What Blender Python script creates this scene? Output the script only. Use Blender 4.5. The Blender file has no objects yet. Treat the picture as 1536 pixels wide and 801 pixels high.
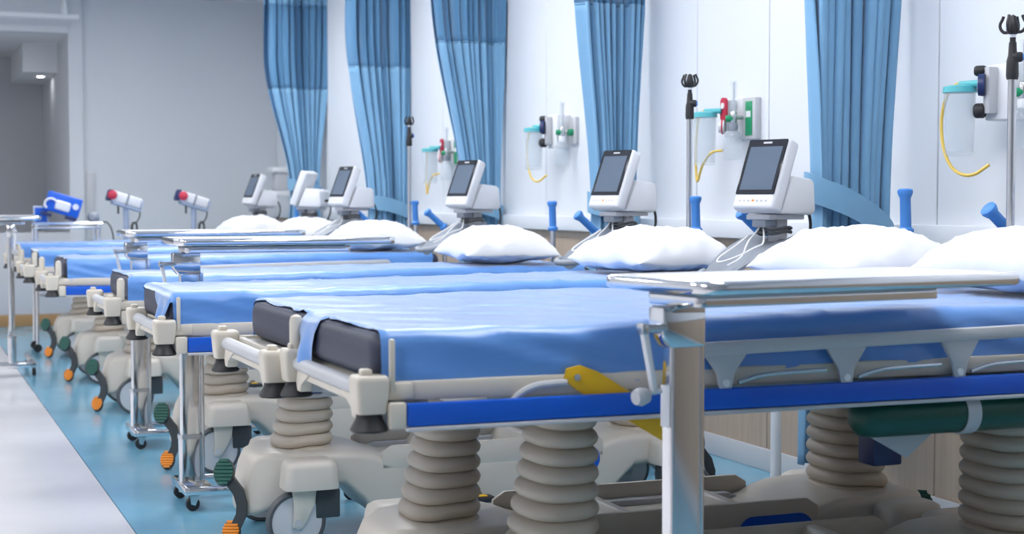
import bpy, bmesh, math, random
from mathutils import Vector, Matrix, noise
random.seed(7)
PI = math.pi
S = bpy.context.scene
COL = S.collection

# ------------------------------------------------------------------ camera
cam_d = bpy.data.cameras.new('camera'); cam = bpy.data.objects.new('camera', cam_d); COL.objects.link(cam)
cam.location = (0, 0, 1.105)
cam.rotation_euler = (math.radians(90 - 2.44), 0, -math.radians(21.4))
cam_d.sensor_width = 36; cam_d.lens = 2360 * 36 / 1536
cam_d.clip_start = .05; cam_d.clip_end = 100
cam_d.dof.use_dof = True; cam_d.dof.focus_distance = 4.6; cam_d.dof.aperture_fstop = 4.8
S.camera = cam

# ------------------------------------------------------------------ world, exposure
w = bpy.data.worlds.new('world'); S.world = w; w.use_nodes = True
w.node_tree.nodes['Background'].inputs[0].default_value = (.9, .94, 1, 1)
w.node_tree.nodes['Background'].inputs[1].default_value = .1
S.view_settings.view_transform = 'Standard'; S.view_settings.look = 'None'
S.view_settings.gamma = 1; S.view_settings.use_curve_mapping = False
S.view_settings.exposure = 0.0
LAMP = 17.0            # emission of the ceiling panels

# ------------------------------------------------------------------ materials
def mat(name, col, rough=.5, metal=0, spec=.5, **k):
    m = bpy.data.materials.new(name); m.use_nodes = True
    nt = m.node_tree; b = nt.nodes['Principled BSDF']
    b.inputs['Base Color'].default_value = (*col, 1); b.inputs['Roughness'].default_value = rough
    b.inputs['Metallic'].default_value = metal; b.inputs['Specular IOR Level'].default_value = spec
    if k.get('sheen'): b.inputs['Sheen Weight'].default_value = k['sheen']; b.inputs['Sheen Roughness'].default_value = .4
    if k.get('coat'): b.inputs['Coat Weight'].default_value = k['coat']
    if k.get('trans'): b.inputs['Transmission Weight'].default_value = k['trans']
    if k.get('emit'):
        b.inputs['Emission Color'].default_value = (*k.get('ecol', col), 1); b.inputs['Emission Strength'].default_value = k['emit']
    tc = nt.nodes.new('ShaderNodeTexCoord')
    if k.get('var') or k.get('grain'):
        n = nt.nodes.new('ShaderNodeTexNoise'); n.inputs['Scale'].default_value = k.get('scale', 6); n.inputs['Detail'].default_value = 4
        mp = nt.nodes.new('ShaderNodeMapping'); mp.inputs['Scale'].default_value = k.get('stretch', (1, 1, 1))
        nt.links.new(tc.outputs['Object'], mp.inputs[0]); nt.links.new(mp.outputs[0], n.inputs['Vector'])
        r = nt.nodes.new('ShaderNodeMixRGB'); a = k.get('var', .1)
        r.inputs[1].default_value = (*[c * (1 - a) for c in col], 1); r.inputs[2].default_value = (*[min(1, c * (1 + a)) for c in col], 1)
        if k.get('col2'): r.inputs[2].default_value = (*k['col2'], 1); r.inputs[1].default_value = (*col, 1)
        nt.links.new(n.outputs[0], r.inputs[0]); nt.links.new(r.outputs[0], b.inputs['Base Color'])
    if k.get('bump'):
        n2 = nt.nodes.new('ShaderNodeTexNoise'); n2.inputs['Scale'].default_value = k.get('bscale', 60); n2.inputs['Detail'].default_value = 5
        bp = nt.nodes.new('ShaderNodeBump'); bp.inputs['Strength'].default_value = k['bump']; bp.inputs['Distance'].default_value = .01
        nt.links.new(tc.outputs['Object'], n2.inputs['Vector']); nt.links.new(n2.outputs[0], bp.inputs['Height']); nt.links.new(bp.outputs[0], b.inputs['Normal'])
    return m
M = {}
M['wall'] = mat('white wall laminate', (.79, .82, .87), .35, var=.015, scale=1.5)
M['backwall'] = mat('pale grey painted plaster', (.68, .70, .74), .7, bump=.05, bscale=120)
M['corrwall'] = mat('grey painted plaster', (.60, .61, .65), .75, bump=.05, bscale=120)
M['ceil'] = mat('white ceiling paint', (.8, .82, .85), .8, bump=.05, bscale=90)
M['wood'] = mat('pale wood laminate', (.36, .27, .20), .45, var=.1, scale=3, stretch=(14, 14, .7), col2=(.56, .45, .36))
M['brownskirt'] = mat('brown skirting', (.42, .25, .11), .5, var=.1)
M['floorblue'] = mat('blue vinyl floor', (.14, .38, .55), .16, var=.1, scale=5, bump=.03, bscale=8, col2=(.22, .48, .65))
M['flooraisle'] = mat('pale vinyl floor', (.70, .70, .73), .22, var=.05, scale=4, bump=.03, bscale=8)
M['ivory'] = mat('ivory plastic', (.68, .63, .545), .38, var=.03)
M['base'] = mat('grey beige plastic', (.64, .59, .52), .4, var=.03, bump=.02, bscale=150)
M['bellow'] = mat('beige rubber bellows', (.58, .51, .42), .42, var=.05)
M['greyplastic'] = mat('mid grey plastic', (.27, .30, .35), .42, var=.05)
M['lightgrey'] = mat('light grey plastic', (.56, .57, .60), .4, var=.03)
M['frame'] = mat('grey painted steel', (.5, .49, .48), .35, var=.03)
M['dark'] = mat('black rubber', (.02, .02, .023), .5, var=.1)
M['darkgrey'] = mat('dark grey plastic', (.055, .06, .065), .45, var=.1)
M['tyre'] = mat('dark grey tyre rubber', (.09, .095, .105), .55, var=.1)
M['wheel'] = mat('pale wheel plastic', (.62, .62, .64), .4, var=.03)
M['blue'] = mat('blue rail plastic', (.004, .105, .62), .3, var=.03)
M['grip'] = mat('blue grip rubber', (.06, .25, .68), .5, var=.05)
M['mattress'] = mat('slate vinyl mattress', (.036, .042, .075), .5, var=.08, bump=.03)
M['sheet'] = mat('blue nonwoven sheet', (.115, .305, .73), .36, spec=.7, sheen=.8, var=.04, bump=.04, bscale=220)
M['pillow'] = mat('white pillowcase', (.81, .82, .86), .75, sheen=.1, bump=.04, bscale=300)
M['green'] = mat('green pedal pad', (.006, .10, .075), .45, var=.1)
M['orange'] = mat('orange pedal pad', (.85, .26, .01), .45, var=.06)
M['yellow'] = mat('yellow painted steel', (.85, .50, .012), .4, var=.05)
M['chrome'] = mat('polished chrome', (.78, .78, .79), .09, 1, bump=.004, bscale=9)
M['steel'] = mat('brushed steel', (.62, .62, .63), .27, 1, bump=.03, bscale=40)
M['laminate'] = mat('white table laminate', (.84, .85, .88), .25, var=.02)
M['monitor'] = mat('white monitor plastic', (.80, .81, .84), .4, var=.02)
M['glassblack'] = mat('black screen glass', (.022, .024, .03), .12)
M['screen'] = mat('switched off grey screen', (.11, .145, .20), .18, var=.1, scale=3)
M['white'] = mat('white plastic', (.82, .83, .86), .4, var=.02)
M['curtain'] = mat('blue curtain cloth', (.20, .405, .62), .85, sheen=.3, var=.07, scale=4, bump=.15, bscale=260)
M['band'] = mat('blue curtain band', (.21, .42, .63), .85, sheen=.3, var=.05, bump=.15, bscale=260)
M['red'] = mat('red plastic', (.55, .03, .07), .4, var=.05)
M['teal'] = mat('teal plastic', (.10, .50, .55), .35, var=.05)
M['tube'] = mat('yellow rubber tube', (.82, .58, .12), .4, var=.05)
M['cablewhite'] = mat('white cable', (.8, .8, .8), .5, var=.02)
M['gasgreen'] = mat('green gas label', (.01, .30, .13), .4, var=.05)
M['oxy'] = mat('dark green cylinder paint', (.004, .075, .055), .35, var=.06)
M['navy'] = mat('navy plastic', (.02, .035, .13), .4, var=.05)
M['paleblue'] = mat('pale blue plastic', (.42, .50, .66), .4, var=.03)
M['caseblue'] = mat('bright blue case', (.006, .12, .68), .35, var=.04)
M['lamp'] = mat('lit diffuser', (1, 1, 1), .5, emit=LAMP, ecol=(1, .99, .98))
M['spot'] = mat('lit downlight', (1, 1, 1), .5, emit=40)
def mixmat(name, col, fac, rough=.1):
    m = bpy.data.materials.new(name); m.use_nodes = True; nt = m.node_tree; b = nt.nodes['Principled BSDF']
    b.inputs['Base Color'].default_value = (*col, 1); b.inputs['Roughness'].default_value = rough
    t = nt.nodes.new('ShaderNodeBsdfTransparent'); x = nt.nodes.new('ShaderNodeMixShader'); x.inputs[0].default_value = fac
    nt.links.new(t.outputs[0], x.inputs[1]); nt.links.new(b.outputs[0], x.inputs[2]); nt.links.new(x.outputs[0], nt.nodes['Material Output'].inputs[0])
    return m, nt, x, b
M['clear'] = mixmat('clear plastic', (.70, .78, .85), .24)[0]
m, nt, x, b = mixmat('blue curtain netting', (.12, .29, .50), .9, .9); M['net'] = m
tc = nt.nodes.new('ShaderNodeTexCoord'); wv = nt.nodes.new('ShaderNodeTexWave'); wv.bands_direction = 'Z'; wv.inputs['Scale'].default_value = 28
mr = nt.nodes.new('ShaderNodeMapRange'); mr.inputs[3].default_value = .62; mr.inputs[4].default_value = .95
nt.links.new(tc.outputs['Object'], wv.inputs[0]); nt.links.new(wv.outputs['Fac'], mr.inputs[0]); nt.links.new(mr.outputs[0], x.inputs[0])

# ------------------------------------------------------------------ geometry helpers
class G:
    def __init__(s): s.bm = bmesh.new()
    def _merge(s, t, mtx=None):
        if mtx is not None: t.transform(mtx)
        me = bpy.data.meshes.new('tmp'); t.to_mesh(me); t.free(); s.bm.from_mesh(me); bpy.data.meshes.remove(me); return s
    def box(s, x0, x1, y0, y1, z0, z1, bev=0, seg=2, mtx=None):
        t = bmesh.new(); bmesh.ops.create_cube(t, size=1)
        for v in t.verts: v.co = Vector(((x0 + x1) / 2 + v.co.x * (x1 - x0), (y0 + y1) / 2 + v.co.y * (y1 - y0), (z0 + z1) / 2 + v.co.z * (z1 - z0)))
        if bev: bmesh.ops.bevel(t, geom=t.edges[:], offset=bev, segments=seg, affect='EDGES', profile=.5)
        return s._merge(t, mtx)
    def cyl(s, p0, p1, r0, r1=None, n=16, bev=0):
        r1 = r0 if r1 is None else r1; p0 = Vector(p0); p1 = Vector(p1); d = p1 - p0; L = d.length
        prof = [(0, 0), (r0, 0), (r1, L), (0, L)]
        if bev: prof = [(0, 0), (r0 - bev, 0), (r0 - bev * .3, bev * .3), (r0, bev), (r1, L - bev), (r1 - bev * .3, L - bev * .3), (r1 - bev, L), (0, L)]
        return s.lathe(prof, p0, d, n)
    def lathe(s, prof, origin, axis, n=20):
        t = bmesh.new(); rings = []
        for r, h in prof:
            if r < 1e-6: rings.append([t.verts.new((0, 0, h))])
            else: rings.append([t.verts.new((r * math.cos(2 * PI * k / n), r * math.sin(2 * PI * k / n), h)) for k in range(n)])
        for a, b in zip(rings, rings[1:]):
            for k in range(n):
                if len(a) == 1 and len(b) == 1: continue
                if len(a) == 1: t.faces.new((a[0], b[(k + 1) % n], b[k])) if False else t.faces.new((a[0], b[k], b[(k + 1) % n]))
                elif len(b) == 1: t.faces.new((a[k], a[(k + 1) % n], b[0]))
                else: t.faces.new((a[k], a[(k + 1) % n], b[(k + 1) % n], b[k]))
        bmesh.ops.recalc_face_normals(t, faces=t.faces[:])
        q = Vector((0, 0, 1)).rotation_difference(Vector(axis).normalized())
        return s._merge(t, Matrix.Translation(Vector(origin)) @ q.to_matrix().to_4x4())
    def loft(s, secs, cap=True, closed=True):
        t = bmesh.new(); rows = [[t.verts.new(p) for p in sec] for sec in secs]; n = len(secs[0])
        for a, b in zip(rows, rows[1:]):
            for k in range(n if closed else n - 1): t.faces.new((a[k], a[(k + 1) % n], b[(k + 1) % n], b[k]))
        if cap and closed: t.faces.new(rows[0][::-1]); t.faces.new(rows[-1])
        if closed: bmesh.ops.recalc_face_normals(t, faces=t.faces[:])
        return s._merge(t)
    def tube(s, pts, r, n=8, smooth=0):
        pts = [Vector(p) for p in pts]
        for _ in range(smooth):
            q = [pts[0]]
            for a, b in zip(pts, pts[1:]): q += [a * .75 + b * .25, a * .25 + b * .75]
            pts = q + [pts[-1]]
        secs = []; up = None
        for i, p in enumerate(pts):
            d = (pts[min(i + 1, len(pts) - 1)] - pts[max(i - 1, 0)]).normalized()
            if up is None: up = Vector((0, 0, 1)) if abs(d.z) < .9 else Vector((1, 0, 0))
            a = (up - d * up.dot(d)).normalized(); up = a; b = d.cross(a)
            secs.append([p + (a * math.cos(2 * PI * k / n) + b * math.sin(2 * PI * k / n)) * r for k in range(n)])
        return s.loft(secs)
    def prism(s, poly, a0, a1, axis='y', bev=0):
        """2D polygon extruded; axis y: poly is (x,z); axis z: poly is (x,y); axis x: poly is (y,z)"""
        f = {'y': lambda p, a: (p[0], a, p[1]), 'z': lambda p, a: (p[0], p[1], a), 'x': lambda p, a: (a, p[0], p[1])}[axis]
        t = bmesh.new(); A = [t.verts.new(f(p, a0)) for p in poly]; Bv = [t.verts.new(f(p, a1)) for p in poly]; n = len(poly)
        for k in range(n): t.faces.new((A[k], A[(k + 1) % n], Bv[(k + 1) % n], Bv[k]))
        t.faces.new(A[::-1]); t.faces.new(Bv); bmesh.ops.recalc_face_normals(t, faces=t.faces[:])
        if bev: bmesh.ops.bevel(t, geom=t.edges[:], offset=bev, segments=2, affect='EDGES', profile=.5)
        return s._merge(t)
    def put(s, name, m, parent=None, ang=40):
        me = bpy.data.meshes.new(name); s.bm.to_mesh(me); s.bm.free()
        for p in me.polygons: p.use_smooth = True
        me.set_sharp_from_angle(angle=math.radians(ang))
        me.materials.append(M[m]); o = bpy.data.objects.new(name, me); COL.objects.link(o)
        if parent: o.parent = parent
        return o
def rr(hw, zb, zt, r, n=4, cy=0):
    """rounded rectangle points (y, z)"""
    r = min(r, hw * .98, (zt - zb) * .49); out = []
    for cx, cz, a0 in ((hw - r, zt - r, 0), (-hw + r, zt - r, PI / 2), (-hw + r, zb + r, PI), (hw - r, zb + r, 1.5 * PI)):
        for k in range(n + 1):
            a = a0 + k * PI / 2 / n; out.append((cy + cx + r * math.cos(a), cz + r * math.sin(a)))
    return out
def rrx(x0, x1, y0, y1, r, n=5):
    return [(p[0] + (x0 + x1) / 2, p[1]) for p in rr((x1 - x0) / 2, y0, y1, r, n)]
def empty(name, loc=(0, 0, 0), rz=0):
    o = bpy.data.objects.new(name, None); COL.objects.link(o); o.location = loc; o.rotation_euler = (0, 0, rz); o.empty_display_size = .1; return o
def tag(o, label, cat, group=None):
    o['label'] = label; o['category'] = cat
    if group: o['group'] = group
    return o
def struct(o, label=None):
    o['kind'] = 'structure'
    if label: o['label'] = label
    return o
def clone(o, parent=None):
    c = o.copy(); COL.objects.link(c)
    if parent: c.parent = parent
    for ch in o.children: clone(ch, c)
    return c
def smooth01(a, b, x):
    t = max(0, min(1, (x - a) / (b - a))); return t * t * (3 - 2 * t)
def nz(x, y, z=0): return noise.noise(Vector((x, y, z)))

# ================================================================== SETTING
XW, YB, ZC = 3.3, 14.4, 2.92
XL, YF = -3.2, -3.0
XA = .73
struct(G().box(XA, XW + .2, YF, 17.2, -.1, 0).put('floor', 'floorblue'), 'glossy blue vinyl floor under the beds')
struct(G().box(XL, XA - .004, YF, 17.2, -.1, .0005).put('floor_aisle', 'flooraisle'), 'pale vinyl aisle strip beside the blue floor')
struct(G().box(XL, XW + .2, YF, 17.2, ZC, ZC + .1).put('ceiling', 'ceil'), 'white ceiling')
struct(G().box(XL - .15, XL, YF, 17.2, 0, ZC).put('wall_left', 'backwall'), 'pale grey side wall')
struct(G().box(XL, XW + .2, YF - .15, YF, 0, ZC).put('wall_front', 'backwall'), 'pale grey wall behind the viewer')
# head wall: backing with separate laminate panels, ledge and wood panels below
wr = struct(G().box(XW + .012, XW + .2, YF, YB + .15, 0, ZC).put('wall_right', 'lightgrey'), 'white panelled head wall with wood panels below')
edges = [4.458]
k = 0
while edges[-1] < YB: edges.append(edges[-1] + (1.112 if k % 2 == 0 else .614)); k += 1
k = 0
while edges[0] > YF: edges.insert(0, edges[0] - (.614 if k % 2 == 0 else 1.112)); k += 1
for a, b in zip(edges, edges[1:]):
    a, b = max(a, YF), min(b, YB)
    if b - a < .05: continue
    G().box(XW, XW + .02, a + .003, b - .003, 1.0, ZC, .002, 1).put('wall_panel', 'wall', wr)
    G().box(XW, XW + .02, a + .002, b - .002, .09, .945, .002, 1).put('wood_panel', 'wood', wr)
struct(G().box(XW - .035, XW + .02, YF, YB, .945, 1.02, .004).put('trim_1', 'wall'), 'white horizontal service rail along the head wall')
struct(G().box(XW - .012, XW + .02, YF, YB, 0, .09, .003).put('baseboard_right', 'lightgrey'))
# back wall, recess to its left
struct(G().box(1.56, XW + .02, YB, YB + .15, 0, ZC).box(1.44, 1.56, YB - .03, YB + 2.6, 0, ZC).put('wall_back', 'backwall'), 'pale grey end wall with a corner pier')
struct(G().box(XL, 1.44, YB - .05, YB + .1, 2.57, ZC).put('wall_lintel', 'backwall'), 'pale lintel over the corridor opening')
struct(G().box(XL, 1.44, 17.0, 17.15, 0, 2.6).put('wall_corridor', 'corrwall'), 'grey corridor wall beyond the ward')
struct(G().box(XL, 1.44, YB + .1, 17.0, 2.57, 2.62).put('ceiling_corridor', 'ceil'), 'low corridor ceiling')
struct(G().box(1.13, 1.44, YB + 1.0, 17.0, 2.3, 2.57).put('trim_2', 'ceil'), 'boxed soffit in the corridor')
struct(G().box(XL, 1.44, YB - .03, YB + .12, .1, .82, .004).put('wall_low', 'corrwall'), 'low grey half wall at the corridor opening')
struct(G().box(XL, 1.44, YB - .045, YB - .03, 0, .1, .003).put('baseboard_back', 'brownskirt'), 'brown skirting board')
struct(G().box(1.57, XW - .01, YB - .015, YB, 0, .1, .003).put('baseboard_end', 'brownskirt'))
struct(G().box(1.58, 1.66, YB - .012, YB, .75, 1.35, .003).put('trim_3', 'lightgrey'), 'narrow grey wall guard on the end wall')
d = empty('downlight', (1.33, 15.9, 2.3)); tag(d, 'small lit round downlight in the corridor soffit', 'downlight')
G().lathe([(.035, -.004), (.05, -.004), (.05, 0), (.035, 0)], (0, 0, 0), (0, 0, 1), 20).put('ring', 'white', d)
G().cyl((0, 0, -.003), (0, 0, 0), .034, n=20).put('lens', 'spot', d)

# ceiling light panels
def lamp(x, y, lab):
    t = empty('ceiling_light', (x, y, ZC)); tag(t, lab, 'light', 'ceiling light panels')
    G().box(-.32, .32, -.62, -.6, -.03, 0).box(-.32, .32, .6, .62, -.03, 0).box(-.32, -.3, -.6, .6, -.03, 0).box(.3, .32, -.6, .6, -.03, 0).put('frame', 'white', t)
    G().box(-.3, .3, -.6, .6, -.02, -.002).put('diffuser', 'lamp', t)
for i in range(5):
    lamp(-1.3, 1.55 + 2.75 * i, 'lit rectangular ceiling light panel with white frame above the aisle')
    lamp(1.9, 2.7 + 2.3 * i, 'lit rectangular ceiling light panel with white frame above the beds')

# curtain track across the corridor opening
t = empty('curtain_track', (0, 14.05, 0)); tag(t, 'white suspended curtain rail crossing the corridor opening', 'curtain rail')
G().box(-3.0, 1.5, -.015, .015, 2.66, 2.7, .004).put('rail', 'white', t)
for x in (-2.5, -1.6, -.7, .45, 1.38): G().cyl((x, 0, 2.7), (x, 0, 2.80), .03, .014, 12).cyl((x, 0, 2.80), (x, 0, ZC), .014, n=12).put('hanger', 'white', t)

# ================================================================== CURTAINS
def curtain(i, yc, wtop, wbot, xc_top, xc_bot, label, ztie=1.06):
    rnd = random.Random(40 + i)
    t = empty('privacy_curtain', (0, 0, 0)); tag(t, label, 'curtain', 'blue bay curtains')
    nf = rnd.choice((8, 9, 10)); ph = [rnd.uniform(0, 6.28) for _ in range(6)]; NU = 200; ZT, ZB = 2.74, .2
    def pt(u, z):
        f = smooth01(ztie - .05, 2.3, z); W = wbot + (wtop - wbot) * f; xc = xc_bot + (xc_top - xc_bot) * f
        if z < ztie: W += .10 * smooth01(ztie, .4, z)
        A = .034 + .016 * f
        w = u + .02 * math.sin(2 * PI * u * 2 + ph[0]) + .008 * math.sin(3.1 * z + 9 * u + ph[5])
        a = 2 * PI * nf * w
        x = xc + (u - .5) * W + .30 * W / nf * math.sin(2 * a + ph[1])
        y = yc + A * math.sin(a) * (.75 + .35 * math.sin(2 * PI * u * 3 + ph[2])) + .018 * math.sin(2 * PI * u * 1.5 + ph[3]) + .012 * math.sin(z * 2.2 + u * 11 + ph[4])
        return (x, y, z)
    def sheet(z0, z1, n): return [[pt(k / NU, z0 + (z1 - z0) * j / n) for k in range(NU + 1)] for j in range(n + 1)]
    for nm, z0, z1, m_, n in (('fabric', ZB, 2.01, 'curtain', 40), ('netting', 2.0, 2.69, 'net', 14), ('heading', 2.68, 2.745, 'band', 2)):
        o = G().loft(sheet(z0, z1, n), closed=False).put(nm, m_, t, 70)
        so = o.modifiers.new('thickness', 'SOLIDIFY'); so.thickness = .002 if nm == 'netting' else .004
    # tie band: tilted loop round the bunched cloth
    secs = []
    for k in range(49):
        a = 2 * PI * k / 48; W = wbot / 2 + .025; cx = xc_bot + W * math.cos(a); cy = yc + (.095 + .004 * math.sin(5 * a)) * math.sin(a)
        zz = ztie - .55 * (cx - xc_bot) * (1 if i in (0,) else .5) + .006 * math.sin(3 * a)
        n_ = Vector((math.cos(a) / W, math.sin(a) / .1, 0)).normalized() * .003
        secs.append([Vector((cx, cy, zz - .048)) - n_, Vector((cx, cy, zz - .048)) + n_, Vector((cx, cy, zz + .048)) + n_ * 1.5, Vector((cx, cy, zz + .048)) - n_])
    G().loft(secs, cap=False).put('tie_band', 'band', t)
    tr = empty('ceiling_track', (0, yc, 0)); tag(tr, 'white ceiling track above ' + ' '.join(label.split()[:10]), 'curtain rail', 'curtain tracks')
    G().box(.9, XW, -.014, .014, 2.745, 2.775, .003).put('rail', 'white', tr)
    for x in (1.2, 2.2, 3.1): G().cyl((x, 0, 2.775), (x, 0, ZC), .01, n=10).put('hanger', 'white', tr)
CY = [4.64, 6.66, 8.54, 10.35, 12.6]
curtain(0, CY[0], .37, .285, 3.085, 3.07, 'large plain blue curtain tied with a slanting band beside the nearest monitor')
curtain(1, CY[1], .36, .20, 3.10, 3.12, 'blue curtain hanging behind the second monitor from the right')
curtain(2, CY[2], .42, .20, 3.08, 3.16, 'middle blue curtain with netting top behind the third pillow bay')
curtain(3, CY[3], .46, .27, 3.08, 3.15, 'blue curtain with netting top and low tie, left of an infusion pole')
curtain(4, CY[4], .50, .23, 3.06, 3.12, 'farthest blue curtain with netting top against the grey end wall', 1.2)

# ================================================================== BED
def pad(g, c, ax, n):   # ribbed pedal pad
    pass
def make_bed():
    B = {}
    L = 2.12
    # base shell
    st = [(.305, .07, .095, .14), (.315, .09, .088, .20), (.33, .105, .088, .25), (.35, .12, .092, .282), (.385, .145, .11, .293), (.42, .17, .15, .296), (.455, .19, .185, .297), (.50, .2, .19, .297), (.62, .2, .185, .297),
          (.68, .2, .13, .292), (.73, .2, .075, .278), (.77, .2, .06, .262), (.82, .2, .06, .25)]
    st = st + [(2.27 - x, a, b, c) for x, a, b, c in reversed(st)]
    root = empty('hospital_bed')
    g = G(); g.loft([[(x, p[0], p[1]) for p in rr(hw, zb, zt, .026)] for x, hw, zb, zt in st])
    base = g.put('base', 'base', root, 50)
    for s in (-1, 1):
        G().prism([(.74, .23), (.74, .285), (.775, .307), (1.495, .307), (1.53, .285), (1.53, .23)], s * .2, s * .185, 'y', .004).put('rim', 'base', base)
        G().prism([(.78, .248), (.82, .266), (1.45, .266), (1.49, .248)], s * .184, s * .14, 'y', .003).put('ledge', 'lightgrey', base)
    for x in (.98, 1.3): G().prism([(x - .06, .245), (x - .015, .302), (x + .015, .302), (x + .03, .245)], -.184, .184, 'y', .006).put('divider', 'base', base)
    for s in (-1, 1):
        for x in (.486, 1.784):
            G().loft([[(x + p[0] * k, s * .245 + p[1] * k2, z) for p in rrx(-.085, .085, -.062, .062, .03)] for k, k2, z in ((1.02, 1.02, .197), (1.03, 1.03, .205), (.97, .97, .262), (.9, .9, .279), (.72, .72, .288))]).put('castor_cover', 'base', base, 50)
        pts = [(1.40 + .047 * math.cos(a) + (.068 if math.cos(a) > 0 else -.068), .222 + .047 * math.sin(a)) for a in [2 * PI * k / 32 for k in range(32)]]
        G().prism(pts, s * .2, s * .2025, 'y').put('sticker', 'blue', base)
        for x, sx in ((.486, -1), (1.784, 1)):
            wr_ = .094; wx = x + sx * .045; wy = s * .25
            wh = G().lathe([(.080, -.018), (.089, -.018), (wr_, -.012), (wr_, .012), (.089, .018), (.080, .018)], (wx, wy, wr_), (0, 1, 0), 36).put('wheel', 'tyre', root)
            G().lathe([(0, -.021), (.02, -.021), (.074, -.016), (.0805, -.0165), (.0805, .0165), (.074, .016), (.02, .021), (0, .021)], (wx, wy, wr_), (0, 1, 0), 30).put('wheel_disc', 'wheel', wh)
            for q in (-1, 1):
                G().prism([(wx - .016, wr_ - .014), (wx, wr_ - .022), (wx + .016, wr_ - .016), (wx - sx * .055, .15), (wx - sx * .06, .205), (wx + sx * .02, .205), (wx + sx * .012, .15)] if sx < 0 else [(wx - .016, wr_ - .016), (wx, wr_ - .022), (wx + .016, wr_ - .014), (wx + .012, .15), (wx + .02, .205), (wx - .06, .205), (wx - .055, .15)], wy + q * .024, wy + q * .034, 'y', .003).put('fork', 'ivory', wh)
                G().cyl((wx, wy + q * .034, wr_), (wx, wy + q * .038, wr_), .012, n=14).put('axle_cap', 'lightgrey', wh)
            G().cyl((x + .01, wy, .195), (x + .01, wy, .21), .04, n=16).put('swivel', 'darkgrey', wh)
            G().box(x + .045 * -sx - .03, x + .045 * -sx + .05, wy - .02, wy + .02, .10, .19, .006).put('brake_housing', 'darkgrey', wh)
    # pedals
    for px, sx in ((.285, 1), (1.985, -1)):
        py = -.085
        pd = G().cyl((px, py, .13), (px + sx * .2, py, .13), .009, n=10).put('pedal_bar', 'lightgrey', root)
        F_ = Matrix.Translation((px, py, 0)) @ Matrix.Rotation(-.36, 4, 'Z')      # local x across, -y faces the aisle, z up
        a = [(-.034, .235), (-.018, .205), (.008, .17), (.02, .13), (.018, .095), (.002, .06), (-.012, .04)]
        prof = []
        for i, (u, z) in enumerate(a):
            u0, z0 = a[max(i - 1, 0)]; u1, z1 = a[min(i + 1, 6)]; d = Vector((u1 - u0, z1 - z0)).normalized(); n = Vector((-d.y, d.x)); wd = .017
            prof.append([F_ @ Vector(q) for q in ((u + n.x * wd, -.012, z + n.y * wd), (u + n.x * wd, .012, z + n.y * wd), (u - n.x * wd, .012, z - n.y * wd), (u - n.x * wd, -.012, z - n.y * wd))])
        G().loft(prof).put('pedal_arm', 'darkgrey', pd, 60)
        for (u, z, m_, hu, hz, tl) in ((-.036, .235, 'green', .032, .042, -.35), (-.014, .042, 'orange', .028, .036, -.45)):
            mt = F_ @ Matrix.Translation((u, -.012, z)) @ Matrix.Rotation(tl, 4, 'X')
            G().loft([[mt @ Vector((hu * math.cos(q) * k, yy, hz * math.sin(q) * k)) for q in [2 * PI * j / 20 for j in range(20)]] for yy, k in ((-.006, .98), (.01, 1.1), (.022, 1.0))]).put('pedal_back', 'darkgrey', pd)
            g = G(); nr = 7; st_ = 2 * hz / nr
            for r_ in range(nr):
                zz = -hz + (r_ + .5) * st_; hw = hu * .96 * math.sqrt(max(.12, 1 - (zz / hz) ** 2))
                g.box(-hw, hw, -.0115, -.0055, zz - st_ * .52, zz + st_ * .40, .0015, 1, mt)
            g.put('pedal_pad', m_, pd)
    # side brake pedal in the middle
    sp = G().tube([(1.06, -.2, .13), (1.06, -.235, .135), (1.06, -.27, .12)], .012).put('side_pedal', 'darkgrey', root)
    G().box(1.02, 1.10, -.30, -.24, .115, .135, .008).put('pedal_pad', 'dark', sp)
    G().box(1.045, 1.075, -.285, -.25, .133, .138, .002).put('pedal_mark', 'yellow', sp)
    # bellows
    for cx, sx in ((.548, -1), (1.722, 1)):
        secs = []; N = 120; z0, z1 = .268, .65
        for i in range(N + 1):
            f = i / N; z = z0 + (z1 - z0) * f; rg = .0085 * (abs(math.sin(PI * 10 * f)) ** .55 * 2 - 1)
            hx = .098 - .038 * f ** .8 + rg; hy = .122 - .03 * f + rg; c = cx + sx * .034 * (1 - f) ** 1.5
            tilt = .02 * (1 - f) ** 4
            sec = []
            for k in range(28):
                a = 2 * PI * k / 28; co, si = math.cos(a), math.sin(a); e = .8
                px = hx * math.copysign(abs(co) ** e, co); py = hy * math.copysign(abs(si) ** e, si)
                sec.append((c + px, py, z - tilt * max(0, sx * px / hx)))
            secs.append(sec)
        G().loft(secs).put('bellows', 'bellow', root, 80)
    # upper frame
    fr = G().box(.30, 2.05, -.2, .2, .635, .69, .012).box(.34, .7, -.13, .13, .615, .64, .006).box(1.54, 1.90, -.13, .13, .615, .64, .006).put('under_frame', 'frame', root)
    for s in (-1, 1):
        G().box(.045, L, s * .285 - .014, s * .285 + .014, .692, .73, .006).put('side_beam', 'ivory', fr)
        G().prism([(.05, .645), (.125, .645), (.15, .69), (.04, .69)], s * .272, s * .292, 'y', .003).put('corner_plate', 'lightgrey', fr)
    G().box(.06, L, -.27, .27, .7, .722, .004).put('deck', 'frame', fr)
    for x in (.06, 2.10): G().box(x, x + .02, -.285, .285, .695, .727, .004).put('cross_beam', 'ivory', fr)
    # raised back section support
    G().prism([(.8, .722), (2.06, .730), (2.06, .715), (.8, .715)], -.26, .26, 'y').put('back_section', 'frame', fr)
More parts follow.
